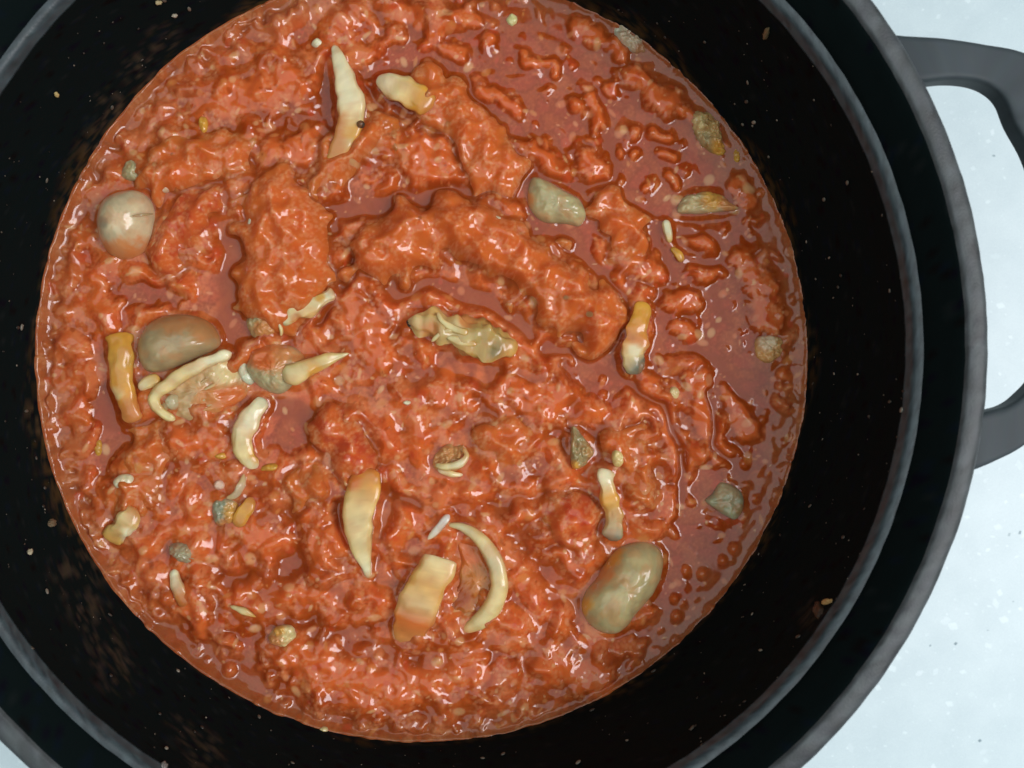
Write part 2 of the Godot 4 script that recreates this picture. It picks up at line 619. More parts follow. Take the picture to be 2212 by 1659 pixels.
func lump(pts: Array, r: float, h: float) -> void:
	var path := to_mm(pts)
	r *= MM
	var b := bounds(path, r * 1.3 + 3.0)
	for j in range(b[1], b[3] + 1):
		for i in range(b[0], b[2] + 1):
			var at := j * N + i
			var bend := 0.8 * clampf(r / 6.0, 0.4, 1.0)
			var d := near(path, -RS + i * DX + WX[at] * bend, -RS + j * DX + WY[at] * bend) / r
			d *= 1.0 + 0.38 * n_mid.get_noise_2d(-RS + i * DX + 33.0, -RS + j * DX)
			if d > 1.35:
				continue
			var hc := h * (1.0 - pow(d, 2.1)) + 0.35 * h * n_mid.get_noise_2d(-RS + i * DX, -RS + j * DX - 70.0) * smoothstep(1.0, 0.6, d) + F[at] * 1.2 * smoothstep(0.95, 0.55, d)
			H[at] = smax(H[at], hc, 1.3)
			C[at] = C[at].lerp(LIQUID.lerp(PULP, smoothstep(0.85, 0.4, d)), clampf(1.5 - d, 0.0, 0.85))


func valley(pts: Array, w: float) -> void:
	var path := to_mm(pts)
	w *= MM
	var b := bounds(path, w * 2.2 + 3.0)
	for j in range(b[1], b[3] + 1):
		for i in range(b[0], b[2] + 1):
			var at := j * N + i
			var d := near(path, -RS + i * DX + WX[at] * 1.2, -RS + j * DX + WY[at] * 1.2) / w
			var f := exp(-d * d)
			H[at] -= 1.7 * f
			C[at] = C[at].lerp(LIQUID, f * 0.5)


func furrow(pts: Array, w: float) -> void:
	var path := to_mm(pts)
	w *= MM
	var b := bounds(path, w * 2.0 + 2.0)
	for j in range(b[1], b[3] + 1):
		for i in range(b[0], b[2] + 1):
			var at := j * N + i
			var d := near(path, -RS + i * DX + WX[at] * 0.4, -RS + j * DX + WY[at] * 0.4)
			var f := 1.0 - smoothstep(w * 0.75, w * 1.9, d)
			if f > 0.0:
				H[at] = lerpf(H[at], minf(H[at], 0.0), f)
				C[at] = C[at].lerp(LIQUID, f * 0.8)


# a piece of tomato: its top is a height field; the sauce climbs its flanks
func chunk(label: String, pts: Array, r: float, h: float, tint: Color, taper := 0.0, proud := 0.35) -> void:
	var path := to_mm(pts)
	r *= MM
	var b := bounds(path, r * 1.25 + 3.0)
	var w: int = b[2] - b[0] + 1
	var hh: int = b[3] - b[1] + 1
	var top := PackedFloat32Array()
	top.resize(w * hh)
	var tone := PackedColorArray()
	tone.resize(w * hh)
	var a0: Vector2 = path[0]
	var a1: Vector2 = path[path.size() - 1]
	for j in hh:
		for i in w:
			var at: int = (b[1] + j) * N + b[0] + i
			var x: float = -RS + (b[0] + i) * DX
			var y: float = -RS + (b[1] + j) * DX
			var rr := r
			if taper != 0.0:
				rr *= 1.0 - taper * clampf((Vector2(x, y) - a0).dot(a1 - a0) / (a1 - a0).length_squared(), 0.0, 1.0)
			var d := near(path, x + WX[at], y + WY[at]) / rr
			var big := n_warp.get_noise_2d(x * 1.3 + 90.0, y * 1.3)
			var n1 := n_col.get_noise_2d(x + 40.0, y)
			var n2 := n_mid.get_noise_2d(x * 0.8 + 20.0, y * 0.8)
			d *= 1.0 + 0.35 * big
			var folds := absf(n_warp.get_noise_2d(x * 1.5 - 60.0, y * 1.5 + 30.0))
			var hc := h * (1.0 - pow(minf(d, 2.0), 2.4)) + (3.2 * big - 1.7 * folds + 0.4) * clampf(1.3 - d, 0.0, 1.0) + (F[at] * 1.0 + 0.3 * n2) * smoothstep(1.05, 0.6, d)
			hc = maxf(hc, -3.2)
			top[j * w + i] = hc
			tone[j * w + i] = tint.lerp(PULP, clampf(0.45 + n1 * 1.6 + n2 * 0.7, 0.0, 1.0)).lerp(Color(0.72, 0.29, 0.12), clampf(n_fine.get_noise_2d(x, y + 70.0) * 1.1 + n1 * 0.8 - folds, 0.0, 0.65)).lerp(ORANGE, clampf(n2 * 0.7 - n1, 0.0, 0.6))
			if d < 1.5 and hc > -3.0:
				H[at] = smax(H[at], hc - proud, 1.6)
				C[at] = C[at].lerp(LIQUID.lerp(tone[j * w + i], smoothstep(0.95, 0.6, d)), clampf(1.5 - d, 0.0, 0.8))
	for p in 5:
		for step in [1, w]:
			var src := top.duplicate()
			for at in range(w, w * hh - w):
				top[at] = 0.25 * (src[at - step] + src[at + step]) + 0.5 * src[at]
	for j in range(1, hh - 1):      # pulp grain and pale flecks on its skin
		for i in range(1, w - 1):
			var x: float = -RS + (b[0] + i) * DX
			var y: float = -RS + (b[1] + j) * DX
			var grit := -0.45 - n_grain.get_noise_2d(x, y)
			var where := clampf(0.35 + 2.2 * n_col.get_noise_2d(x * 0.8 - 90.0, y * 0.8), 0.0, 1.0)
			top[j * w + i] += 0.16 * grit * where
			tone[j * w + i] = tone[j * w + i].lerp(Color(0.72, 0.31, 0.14), clampf(grit * 1.6, 0.0, 0.38) * where)
	var o := obj("tomato_chunk", patch(top, tone, w, hh, b[0], b[1]), chunk_mat)
	tag(o, label, "tomato chunk", "tomato chunks in the sauce")


func patch(top: PackedFloat32Array, tone: PackedColorArray, w: int, hh: int, i0: int, j0: int) -> ArrayMesh:
	var v := PackedVector3Array()
	var c := PackedColorArray()
	var nr := PackedVector3Array()
	var idx := PackedInt32Array()
	var map := PackedInt32Array()
	map.resize(w * hh)
	map.fill(-1)
	for j in range(1, hh - 1):
		for i in range(1, w - 1):
			if top[j * w + i] > -3.0:
				map[j * w + i] = v.size()
				v.append(Vector3((-RS + (i0 + i) * DX) * 0.001, YS + top[j * w + i] * 0.001, (-RS + (j0 + j) * DX) * 0.001))
				c.append(tone[j * w + i])
				nr.append(Vector3(top[j * w + i - 1] - top[j * w + i + 1], 2.0 * DX, top[(j - 1) * w + i] - top[(j + 1) * w + i]).normalized())
	var base := v.size()
	for k in base:
		v.append(Vector3(v[k].x, YS - 0.0045, v[k].z))
		c.append(c[k])
		nr.append(Vector3.DOWN)
	for j in range(1, hh - 2):
		for i in range(1, w - 2):
			var q := map[j * w + i]
			var a := map[j * w + i + 1]
			var s := map[(j + 1) * w + i]
			var t := map[(j + 1) * w + i + 1]
			if q < 0 or a < 0 or s < 0 or t < 0:
				continue
			idx.append_array([q, a, s, s, a, t])
			idx.append_array([base + q, base + s, base + a, base + s, base + t, base + a])
	return mesh_of(v, idx, c, nr)


func chunks() -> void:
	chunk("rounded orange-red tomato chunk at upper left, above the pale whole mushroom cap", [[350, 375], [420, 335], [510, 330]], 58, 6.0, ORANGE)
	chunk("bumpy tomato chunk running down from the rounded pale slice near the top centre", [[925, 215], [990, 250], [1040, 310], [1075, 375]], 62, 6.0, ORANGE)
	chunk("tomato chunk at the lower end of the long blade-shaped pale slice", [[705, 400], [740, 335], [800, 300], [835, 300]], 52, 5.6, ORANGE)
	chunk("red tomato chunk to the right of the pale whole mushroom cap", [[365, 560], [400, 490], [455, 440]], 50, 5.2, RED)
	chunk("big squarish tomato chunk left of the centre, standing highest there", [[605, 450], [625, 520], [640, 590], [600, 640]], 94, 9.0, ORANGE)
	chunk("longest tomato ridge, curving from the centre down to the right", [[820, 560], [880, 510], [970, 490], [1080, 540], [1180, 610], [1280, 685]], 72, 10.0, ORANGE)
	chunk("bright red tomato chunk at the thick end of the claw-shaped slice", [[735, 925], [760, 970], [778, 1030]], 62, 6.5, RED, 0.35)
	chunk("small rounded tomato lump left of the claw-shaped slice", [[660, 1040], [675, 1060]], 50, 5.2, ORANGE)
	chunk("red tomato chunk at right beside the short stem with a grey end", [[1330, 955], [1375, 1000], [1385, 1050]], 52, 4.8, PULP)
	chunk("red tomato chunk just above the large kidney-shaped mushroom", [[1215, 1115], [1255, 1140]], 58, 6.2, RED)
	chunk("long orange tomato strip at lower left, a white cube at its middle", [[330, 950], [300, 1020], [275, 1100]], 46, 4.2, ORANGE)
	chunk("tomato lump below the grey-green mushroom piece at upper right", [[1315, 452], [1352, 470], [1368, 515], [1345, 548]], 42, 4.2, PULP)
	chunk("pinkish tomato lump left of the small dark mushroom wedge", [[1080, 940], [1110, 970]], 60, 4.6, PULP)


# ------------------------------------------------------------------ mushrooms and slices
func outline(pts: Array, h: float) -> PackedVector3Array:
	var p := []
	for q in pts:
		p.append(wp(q[0], q[1], h))
	var out := PackedVector3Array()
	var n := p.size()
	var steps := maxi(3, 84 / n)
	for i in n:
		for s in steps:
			out.append((p[i] as Vector3).cubic_interpolate(p[(i + 1) % n], p[(i + n - 1) % n], p[(i + 2) % n], float(s) / steps))
	return out


func tint_at(q: Vector3, base: Color, coats: Array, low: float, seed_at: float) -> Color:
	var mm := q * 1000.0
	var n1 := n_col.get_noise_3d(mm.x + seed_at, mm.y, mm.z)
	var n2 := n_fine.get_noise_3d(mm.x, mm.y, mm.z + seed_at)
	var c := base * (1.0 + 0.25 * n1 + 0.07 * n2)
	var s := CAMH / (CAMH + YS - q.y)
	var g := Vector2(990.0 + (q.x - NX) * s / K, 866.0 + (q.z - NZ) * s / K)
	for b in coats:
		var f: float = clampf((1.0 - g.distance_to(Vector2(b[0], b[1])) / b[2]) * 2.2 + 0.7 * n1 + 0.35 * n2, 0.0, 1.0)
		c = c.lerp(b[3], 0.85 * f)
	var film := n_big.get_noise_3d(mm.x * 2.0, mm.y * 2.0, mm.z * 2.0 + seed_at)
	c = c.lerp(COAT, clampf(film * 1.2 - 0.1, 0.0, 0.25))
	# sauce clings to the lowest part
	var h := (q.y - YS) * 1000.0
	c = c.lerp(COAT, clampf((low - h) * 0.8 + 0.9 * n1, 0.0, 0.9))
	c.a = 1.0
	return c


# a solid with the given outline: domed (cap) or flat with rounded edges (slice). tilt: rise in mm per grid step
func pillow(pts: Array, at: Array, height: float, base: float, flat: float, col: Color, coats: Array, tilt := Vector2.ZERO, rough := 0.25, low := -9.0) -> ArrayMesh:
	var o := outline(pts, maxf(base, 0.0))
	var n := o.size()
	var mid := wp(at[0], at[1], maxf(base, 0.0))
	var v := PackedVector3Array()
	var c := PackedColorArray()
	var idx := PackedInt32Array()
	var rings := 22
	var sd: float = at[0]
	for side in [1.0, -1.0]:
		for r in rings + 1:
			var t: float = sin(r * PI * 0.5 / rings) if side > 0 else cos((r + 1) * PI * 0.5 / (rings + 1))
			var y := height * pow(maxf(1.0 - pow(t, flat), 0.0), 0.5)
			if side < 0:
				y = -maxf(1.5, height * 0.5) * pow(maxf(1.0 - pow(t, flat), 0.0), 0.5)
			for k in n:
				var q := mid + (o[k] - mid) * t
				var mm := q * 1000.0
				var bump := n_mid.get_noise_3d(mm.x + sd, mm.z, 0.0) * 1.2 * rough + n_fine.get_noise_3d(mm.x, mm.z, sd) * 0.5 * rough
				q.y = YS + (base + y + bump * minf(height, 3.0) + tilt.dot(Vector2(q.x - mid.x, q.z - mid.z)) / K) * 0.001
				v.append(q)
				c.append(tint_at(q, col, coats, low, sd))
	var rows := 2 * (rings + 1)
	for r in rows - 1:
		for k in n:
			var a := r * n + k
			var b := r * n + (k + 1) % n
			idx.append_array([a, b, a + n, b, b + n, a + n])
	var nr := normals(v, idx)
	if nr[n * 6].y < 0.0:      # outline ran the other way round
		for t in range(0, idx.size(), 3):
			var q := idx[t + 1]
			idx[t + 1] = idx[t + 2]
			idx[t + 2] = q
		for k in nr.size():
			nr[k] = -nr[k]
	for k in n:
		nr[k] = (nr[n + k] + Vector3.UP).normalized() if height > 0 else nr[k]
	return mesh_of(v, idx, c, nr)


# a bent bar: path of [x, y, height mm, half width steps, half thickness mm, colour]
func bar(path: Array, coats := [], low := -9.0, squareness := 0.8, rough := 0.25, twist := 0.0) -> ArrayMesh:
	var v := PackedVector3Array()
	var c := PackedColorArray()
	var idx := PackedInt32Array()
	var ring := 20
	var centres := PackedVector3Array()
	var size := PackedVector2Array()
	var tone := PackedColorArray()
	var n := path.size()
	for i in n - 1:
		var p := []
		for d in [-1, 0, 1, 2]:
			var r: Array = path[clampi(i + d, 0, n - 1)]
			p.append([wp(r[0], r[1], r[2]), Vector2(r[3], r[4])])
		var steps := 9
		for s in steps + (1 if i == n - 2 else 0):
			var t := float(s) / steps
			centres.append((p[1][0] as Vector3).cubic_interpolate(p[2][0], p[0][0], p[3][0], t))
			size.append((p[1][1] as Vector2).lerp(p[2][1], t))
			tone.append((path[i][5] as Color).lerp(path[i + 1][5], t))
	var m := centres.size()
	var sd: float = path[0][0]
	for e in m:
		var dir := (centres[mini(e + 1, m - 1)] - centres[maxi(e - 1, 0)]).normalized()
		var across := dir.cross(Vector3.UP).normalized()
		size[e].y *= 0.8
		var up := across.cross(dir).normalized()
		across = across.rotated(dir, twist)
		up = up.rotated(dir, twist)
		# rounded ends
		var cap := 1.0
		var from_end := minf(e, m - 1 - e)
		if from_end < 4:
			cap = [0.06, 0.55, 0.8, 0.94][from_end]
		for k in ring:
			var w := TAU * k / ring
			var cx := signf(cos(w)) * pow(absf(cos(w)), squareness)
			var cy := signf(sin(w)) * pow(absf(sin(w)), squareness)
			var q := centres[e] + across * cx * size[e].x * K * cap + up * cy * size[e].y * 0.001 * cap
			var mm := q * 1000.0
			var f := 1.0 + rough * (1.2 * n_big.get_noise_3d(mm.x * 2.2 + sd, mm.y * 2.2, mm.z * 2.2) + 0.6 * n_mid.get_noise_2d(k * 3.0 + sd, e * 0.12))
			q = centres[e] + (q - centres[e]) * f
			v.append(q)
			c.append(tint_at(q, tone[e].lerp(AMBER, 0.38 * cx * cx * minf(1.0, tone[e].g * 2.0)), coats, low, sd))
	for e in m - 1:
		for k in ring:
			var a := e * ring + k
			var b := e * ring + (k + 1) % ring
			idx.append_array([a, b, a + ring, b, b + ring, a + ring])
	for e in [0, m - 1]:
		v.append(centres[e])
		c.append(tone[e])
		for k in ring:
			var a: int = e * ring + k
			var b: int = e * ring + (k + 1) % ring
			idx.append_array([v.size() - 1, b, a] if e == 0 else [v.size() - 1, a, b])
	return mesh_of(v, idx, c)


# lets the sauce creep up round a piece: path, reach, rise in mm
func collar(pts: Array, r: float, rise: float) -> void:
	var path := to_mm(pts)
	r *= MM
	var b := bounds(path, r + 6.0)
	for j in range(b[1], b[3] + 1):
		for i in range(b[0], b[2] + 1):
			var at := j * N + i
			var d := near(path, -RS + i * DX + WX[at] * 0.5, -RS + j * DX + WY[at] * 0.5) - r
			if d < 5.0:
				H[at] = smax(H[at], rise * exp(-maxf(d, 0.0) * maxf(d, 0.0) / 4.0) - 0.1, 0.5)


# presses the sauce down under and around a piece
func hollow(pts: Array, r: float, depth: float) -> void:
	var path := to_mm(pts)
	r *= MM
	var b := bounds(path, r * 1.6 + 3.0)
	for j in range(b[1], b[3] + 1):
		for i in range(b[0], b[2] + 1):
			var at := j * N + i
			var d := near(path, -RS + i * DX + WX[at] * 0.4, -RS + j * DX + WY[at] * 0.4) / r
			var f := 1.0 - smoothstep(0.8, 1.5, d)
			H[at] = lerpf(H[at], minf(H[at], -depth), f * 0.8)


func piece(called: String, m: Mesh, label: String, category := "mushroom", group := "mushroom pieces in the sauce") -> MeshInstance3D:
	var o := obj(called, m, shroom_mat)
	footprint(m)
	o.position.y -= 0.0006
	tag(o, label, category, group)
	return o


func thing(called: String, px: float, py: float, label: String) -> Node3D:
	var o := Node3D.new()
	o.name = named(called)
	add_child(o)
	o.position = wp(px, py, 0.0)
	tag(o, label, "mushroom", "mushroom pieces in the sauce")
	return o


func part(called: String, m: Mesh, parent: Node3D) -> void:
	var o := obj(called, m, shroom_mat, parent)
	if not called in ["crease", "strand", "gill", "black_speck", "stem_stub", "dark_tip", "curled_edge"]:
		footprint(m)
	o.position = -parent.position + Vector3(0, -0.0006, 0)


func pieces() -> void:
	# whole cap at the left wall
	hollow([[270, 470]], 66, 0.2)
	hollow([[330, 430]], 34, 0.3)
	var t := thing("whole_mushroom", 275, 475, "whole pale beige mushroom cap by the left wall, sauce on its lower edge")
	part("cap", pillow([[232, 432], [262, 417], [300, 414], [326, 434], [335, 470], [328, 510], [312, 545], [280, 562], [245, 556], [222, 530], [213, 490], [218, 455]], [276, 484], 10.5, 1.0, 2.0, Color(0.60, 0.49, 0.29), [[250, 560, 62, COAT], [305, 560, 50, COAT], [218, 480, 16, Color(0.36, 0.30, 0.19)]], Vector2(0.0, -0.012), 0.06), t)
	part("crease", bar([[284, 466, 11.3, 2.0, 0.25, Color(0.30, 0.24, 0.13)], [306, 463, 10.9, 2.2, 0.25, Color(0.32, 0.25, 0.13)], [330, 461, 7.3, 1.6, 0.3, Color(0.3, 0.24, 0.13)]]), t)
	# sunken piece above it
	piece("mushroom_slice", pillow([[262, 386], [270, 352], [292, 336], [322, 336], [332, 362], [326, 392], [296, 393]], [296, 372], 3.2, 0.2, 3.0, GREY, [[330, 345, 34, COAT]], Vector2(0, 0.02), 0.2), "half-sunken grey mushroom slice with a straight lower edge, above the whole beige cap")
	# brown cap with a straight cut
	hollow([[360, 750], [430, 730]], 62, 0.2)
	t = thing("whole_mushroom", 390, 735, "domed brown-grey mushroom cap, cut straight below, lying against an upturned pale cap")
	part("cap", pillow([[298, 760], [306, 722], [330, 693], [370, 679], [420, 682], [458, 700], [476, 732], [470, 752], [430, 772], [390, 790], [352, 803], [316, 800]], [388, 745], 9.0, 1.2, 2.2, Color(0.40, 0.30, 0.15), [[450, 700, 58, Color(0.40, 0.19, 0.065)], [370, 690, 50, Color(0.38, 0.20, 0.08)]], Vector2(0, 0.008), 0.08), t)
	# upturned cap below it
	t = thing("upturned_mushroom", 425, 840, "upturned pale mushroom cap with thick curled rim and visible gills, left of centre")
	part("gills", pillow([[335, 850], [360, 815], [420, 785], [490, 765], [525, 800], [535, 850], [500, 880], [440, 910], [390, 905], [345, 885]], [435, 845], 3.6, 0.8, 2.4, Color(0.56, 0.35, 0.16), [[460, 880, 60, COAT], [510, 860, 50, PULP], [490, 800, 42, CREAM]], Vector2(0, 0), 0.3), t)
	part("rim", bar([[500, 762, 3.5, 13, 1.6, IVORY], [450, 780, 4.2, 14, 1.9, IVORY], [400, 806, 4.4, 15, 2.0, CREAM], [352, 838, 4.2, 14, 2.0, CREAM], [333, 862, 3.8, 12, 1.9, CREAM], [345, 888, 3.2, 10, 1.6, CREAM], [378, 908, 2.6, 8, 1.3, CREAM]]), t)
	part("stem_stub", pillow([[358, 862], [372, 851], [386, 856], [387, 876], [374, 886], [360, 878]], [372, 868], 3.0, 3.0, 3.0, Color(0.52, 0.42, 0.24), [], Vector2.ZERO, 0.1), t)
	for g in [[420, 860, 480, 822, 3.9], [425, 872, 500, 838, 3.7], [410, 845, 470, 806, 4.0], [430, 890, 470, 868, 3.3], [400, 880, 420, 862, 3.4]]:
		part("gill", bar([[g[0], g[1], g[4] - 0.8, 3, 0.7, Color(0.62, 0.44, 0.22)], [(g[0] + g[2]) * 0.5, (g[1] + g[3]) * 0.5 - 3, g[4] - 0.2, 4, 0.8, Color(0.58, 0.38, 0.17)], [g[2], g[3], g[4] - 0.9, 2, 0.6, COAT]]), t)
	piece("mushroom_chip", bar([[300, 842, 2.6, 9, 1.2, IVORY], [318, 826, 3.2, 15, 1.3, CREAM], [345, 818, 2.8, 12, 1.2, AMBER]]), "small pale pointed chip sticking out left of the upturned mushroom cap")
	# amber stem by the left wall
	hollow([[235, 760], [245, 830], [262, 890]], 34, 0.3)
	piece("mushroom_strip", bar([[252, 722, 3.4, 27, 2.2, AMBER], [254, 740, 4.2, 28, 2.6, AMBER], [260, 790, 4.6, 26, 2.8, Color(0.64, 0.33, 0.07)], [266, 840, 4.2, 23, 2.5, AMBER], [280, 885, 3.0, 22, 2.0, COAT], [292, 912, 1.8, 18, 1.5, COAT]], [[245, 850, 20, CREAM]]), "amber-yellow mushroom stem standing upright by the left wall, left of the brown cap")
	# blade slice at the top
	hollow([[712, 150], [712, 220], [705, 290]], 22, 0.5)
	hollow([[770, 170], [795, 230]], 14, 0.3)
	t = thing("mushroom_slice", 745, 215, "long blade-shaped ivory slice with a black speck near the top of the pot")
	part("blade", bar([[720, 97, 3.6, 5, 0.9, IVORY], [729, 120, 4.6, 13, 1.4, IVORY], [743, 165, 5.4, 21, 1.8, IVORY], [756, 215, 5.8, 29, 2.0, IVORY], [757, 262, 5.8, 28, 2.0, CREAM], [738, 308, 5.4, 22, 1.8, Color(0.74, 0.50, 0.22)], [718, 345, 4.4, 14, 1.4, AMBER], [690, 385, 3.6, 10, 1.1, COAT]], [[722, 265, 36, COAT], [722, 310, 40, COAT], [765, 285, 26, AMBER]], -9.0, 0.6, 0.14), t)
	part("black_speck", pillow([[770, 264], [780, 259], [788, 266], [784, 275], [773, 274]], [779, 267], 1.2, 7.3, 2.0, DARK, [], Vector2.ZERO, 0.2), t)
	hollow([[815, 160], [850, 150], [905, 165]], 16, 0.4)
	piece("mushroom_slice", bar([[814, 170, 3.4, 8, 1.2, IVORY], [835, 178, 4.6, 21, 1.9, IVORY], [870, 193, 5.6, 28, 2.2, CREAM], [905, 210, 6.0, 28, 2.0, AMBER], [935, 230, 5.6, 22, 1.6, COAT]], [], -9.0, 0.75), "rounded ivory slice just right of the blade-shaped slice near the top")
	# grey-green piece, upper right of centre
	piece("mushroom_piece", pillow([[1148, 386], [1178, 389], [1215, 410], [1252, 432], [1266, 465], [1252, 488], [1225, 484], [1171, 478], [1140, 440]], [1203, 440], 5.0, 0.6, 2.3, GREEN, [[1132, 430, 26, COAT], [1250, 490, 20, GREY]], Vector2.ZERO, 0.16), "grey-green wrinkled mushroom piece, wet and glossy, right of the centre top")
	# slice near the right wall
	hollow([[1480, 470], [1560, 468]], 16, 0.9)
	piece("mushroom_slice", pillow([[1464, 458], [1472, 432], [1492, 418], [1530, 412], [1560, 420], [1580, 438], [1594, 453], [1540, 459], [1500, 462]], [1525, 444], 2.6, 1.4, 3.0, Color(0.52, 0.39, 0.20), [[1540, 425, 34, AMBER], [1575, 440, 26, COAT]], Vector2(0, 0.03), 0.35), "half-moon mushroom slice with a straight lower edge near the right wall, upper right")
	piece("mushroom_piece", pillow([[1490, 250], [1515, 240], [1545, 258], [1562, 300], [1568, 332], [1540, 336], [1515, 318], [1498, 290]], [1530, 290], 3.6, 0.0, 2.2, Color(0.45, 0.27, 0.10), [[1505, 262, 26, CREAM], [1520, 300, 20, GREY], [1555, 320, 24, AMBER]], Vector2.ZERO, 0.7), "amber-brown ragged mushroom piece beside the right wall, highest on that side")
	piece("mushroom_sliver", bar([[1438, 474, 2.0, 8, 0.9, IVORY], [1443, 498, 2.4, 9, 1.0, IVORY], [1448, 524, 1.6, 6, 0.8, AMBER]]), "thin upright ivory sliver below the half-moon slice, with an orange foot")
	piece("mushroom_sliver", bar([[1450, 535, 1.4, 6, 0.8, AMBER], [1466, 548, 2.0, 9, 1.0, AMBER], [1474, 566, 1.4, 7, 0.8, COAT]]), "short amber sliver just below the upright ivory sliver")
	# knobbly brown piece in the centre
	hollow([[960, 775], [1050, 800]], 30, 0.4)
	t = thing("mushroom_piece", 1000, 722, "knobbly yellow-brown mushroom piece at the centre, pale strands over it and a dark left tip")
	part("body", bar([[880, 694, 3.6, 6, 1.0, Color(0.3, 0.24, 0.1)], [895, 695, 4.4, 18, 1.9, CREAM], [930, 702, 5.4, 28, 2.6, Color(0.56, 0.34, 0.12)], [980, 712, 5.8, 29, 2.8, Color(0.62, 0.46, 0.2)], [1030, 728, 5.8, 34, 3.0, Color(0.45, 0.31, 0.10)], [1070, 740, 5.4, 36, 2.9, Color(0.40, 0.28, 0.09)], [1100, 747, 4.4, 22, 2.0, Color(0.58, 0.33, 0.11)], [1118, 752, 3.2, 6, 1.0, AMBER]], [[1072, 758, 20, Color(0.20, 0.16, 0.06)], [930, 715, 26, COAT], [1010, 690, 24, COAT]], -9.0, 0.85, 0.6), t)
	part("strand", bar([[945, 674, 7.2, 3, 0.5, CREAM], [956, 694, 8.2, 6, 0.6, CREAM], [985, 712, 8.3, 9, 0.7, CREAM], [1012, 718, 8.0, 8, 0.5, AMBER]]), t)
	part("strand", bar([[932, 738, 6.6, 3, 0.5, CREAM], [950, 722, 7.9, 5, 0.6, CREAM], [980, 708, 8.3, 7, 0.6, CREAM]]), t)
	part("strand", bar([[965, 728, 7.8, 6, 0.6, CREAM], [1000, 738, 7.9, 9, 0.7, CREAM], [1030, 744, 7.8, 6, 0.5, AMBER]]), t)
	part("dark_tip", pillow([[878, 692], [888, 696], [900, 712], [893, 716], [880, 706]], [888, 703], 1.5, 3.2, 2.0, DARK, [], Vector2.ZERO, 0.3), t)
	# small cap slice with a pale rim
	t = thing("mushroom_slice", 567, 695, "small oval cap slice with a thin pale rim on its right, left of centre")
	part("flesh", pillow([[532, 690], [540, 664], [565, 654], [590, 672], [604, 708], [600, 722], [575, 738], [548, 730], [535, 712]], [567, 695], 4.6, 1.0, 2.4, Color(0.42, 0.30, 0.14), [[575, 715, 34, COAT]], Vector2(0.012, 0), 0.3), t)
	part("rim", bar([[558, 656, 4.4, 3.5, 1.4, CREAM], [578, 661, 5.0, 5, 2.0, IVORY], [597, 685, 5.0, 5, 2.1, IVORY], [607, 712, 4.4, 4, 1.7, CREAM], [607, 724, 3.6, 2, 1.0, CREAM]]), t)
	# grey-green clump with a pale beak
	hollow([[540, 850], [640, 850]], 36, 0.5)
	t = thing("mushroom_piece", 620, 805, "grey-green mushroom clump with a pale pointed beak, left of centre below the oval slice")
	part("body", pillow([[530, 790], [545, 755], [590, 742], [640, 752], [665, 780], [655, 810], [628, 838], [600, 852], [565, 838], [540, 815]], [595, 800], 6.0, 0.8, 2.2, Color(0.44, 0.38, 0.20), [[590, 760, 58, COAT], [560, 770, 40, PULP], [650, 780, 34, COAT]], Vector2(0, 0), 0.28), t)
	part("beak", bar([[610, 815, 5.4, 22, 2.0, Color(0.5, 0.42, 0.2)], [650, 800, 5.8, 22, 2.0, CREAM], [690, 783, 5.4, 17, 1.7, Color(0.62, 0.44, 0.17)], [725, 771, 4.6, 9, 1.2, CREAM], [754, 763, 3.8, 2, 0.6, CREAM]], [[680, 800, 22, AMBER]], -9.0, 0.7), t)
	part("flap", pillow([[515, 800], [520, 780], [530, 778], [540, 800], [550, 822], [540, 832], [524, 822]], [530, 806], 2.4, 1.2, 3.0, Color(0.60, 0.56, 0.38), [], Vector2(-0.02, 0), 0.1), t)
	piece("mushroom_strip", bar([[603, 692, 5.4, 12, 1.3, IVORY], [630, 678, 6.0, 18, 1.7, CREAM], [668, 660, 6.2, 17, 1.7, CREAM], [705, 640, 5.2, 14, 1.3, IVORY], [722, 632, 4.4, 9, 1.0, COAT]], [[640, 690, 18, COAT], [690, 640, 16, AMBER]], -9.0, 0.8, 0.6), "frayed pale stem lying across the lower edge of the big squarish tomato chunk")
	# curved slice under the clump
	hollow([[560, 960], [575, 920]], 22, 0.5)
	piece("mushroom_slice", bar([[572, 862, 3.0, 12, 1.2, Color(0.6, 0.55, 0.36)], [555, 882, 4.2, 19, 1.8, IVORY], [530, 920, 5.0, 23, 2.1, IVORY], [522, 955, 5.0, 22, 2.1, CREAM], [533, 988, 4.4, 19, 1.8, CREAM], [556, 1010, 3.2, 9, 1.0, IVORY]], [[552, 985, 18, AMBER]], -9.0, 0.8), "banana-curved ivory slice below the grey-green clump, left of centre")
	# amber stem with grey foot, right of centre
	piece("mushroom_strip", bar([[1388, 650, 2.6, 14, 1.3, AMBER], [1384, 690, 3.8, 22, 2.0, AMBER], [1374, 735, 4.0, 24, 2.1, COAT], [1368, 765, 4.0, 25, 2.2, CREAM], [1378, 784, 3.4, 22, 1.8, Color(0.16, 0.17, 0.12)], [1392, 790, 2.6, 10, 1.2, DARK]], [[1372, 758, 16, IVORY]], -9.0, 0.8, 0.4), "amber stem with cream lower end and dark foot, right of the long ridge")
	piece("mushroom_piece", pillow([[1630, 735], [1650, 724], [1685, 728], [1692, 750], [1680, 775], [1655, 785], [1632, 770]], [1662, 754], 4.2, 0.0, 2.2, Color(0.66, 0.33, 0.12), [[1660, 735, 26, Color(0.75, 0.55, 0.36)]], Vector2.ZERO, 0.4), "rounded peach-orange lump close to the right wall at mid height")
	# claw
	hollow([[830, 1060], [815, 1150]], 20, 0.5)
	hollow([[738, 1090], [750, 1160]], 14, 0.3)
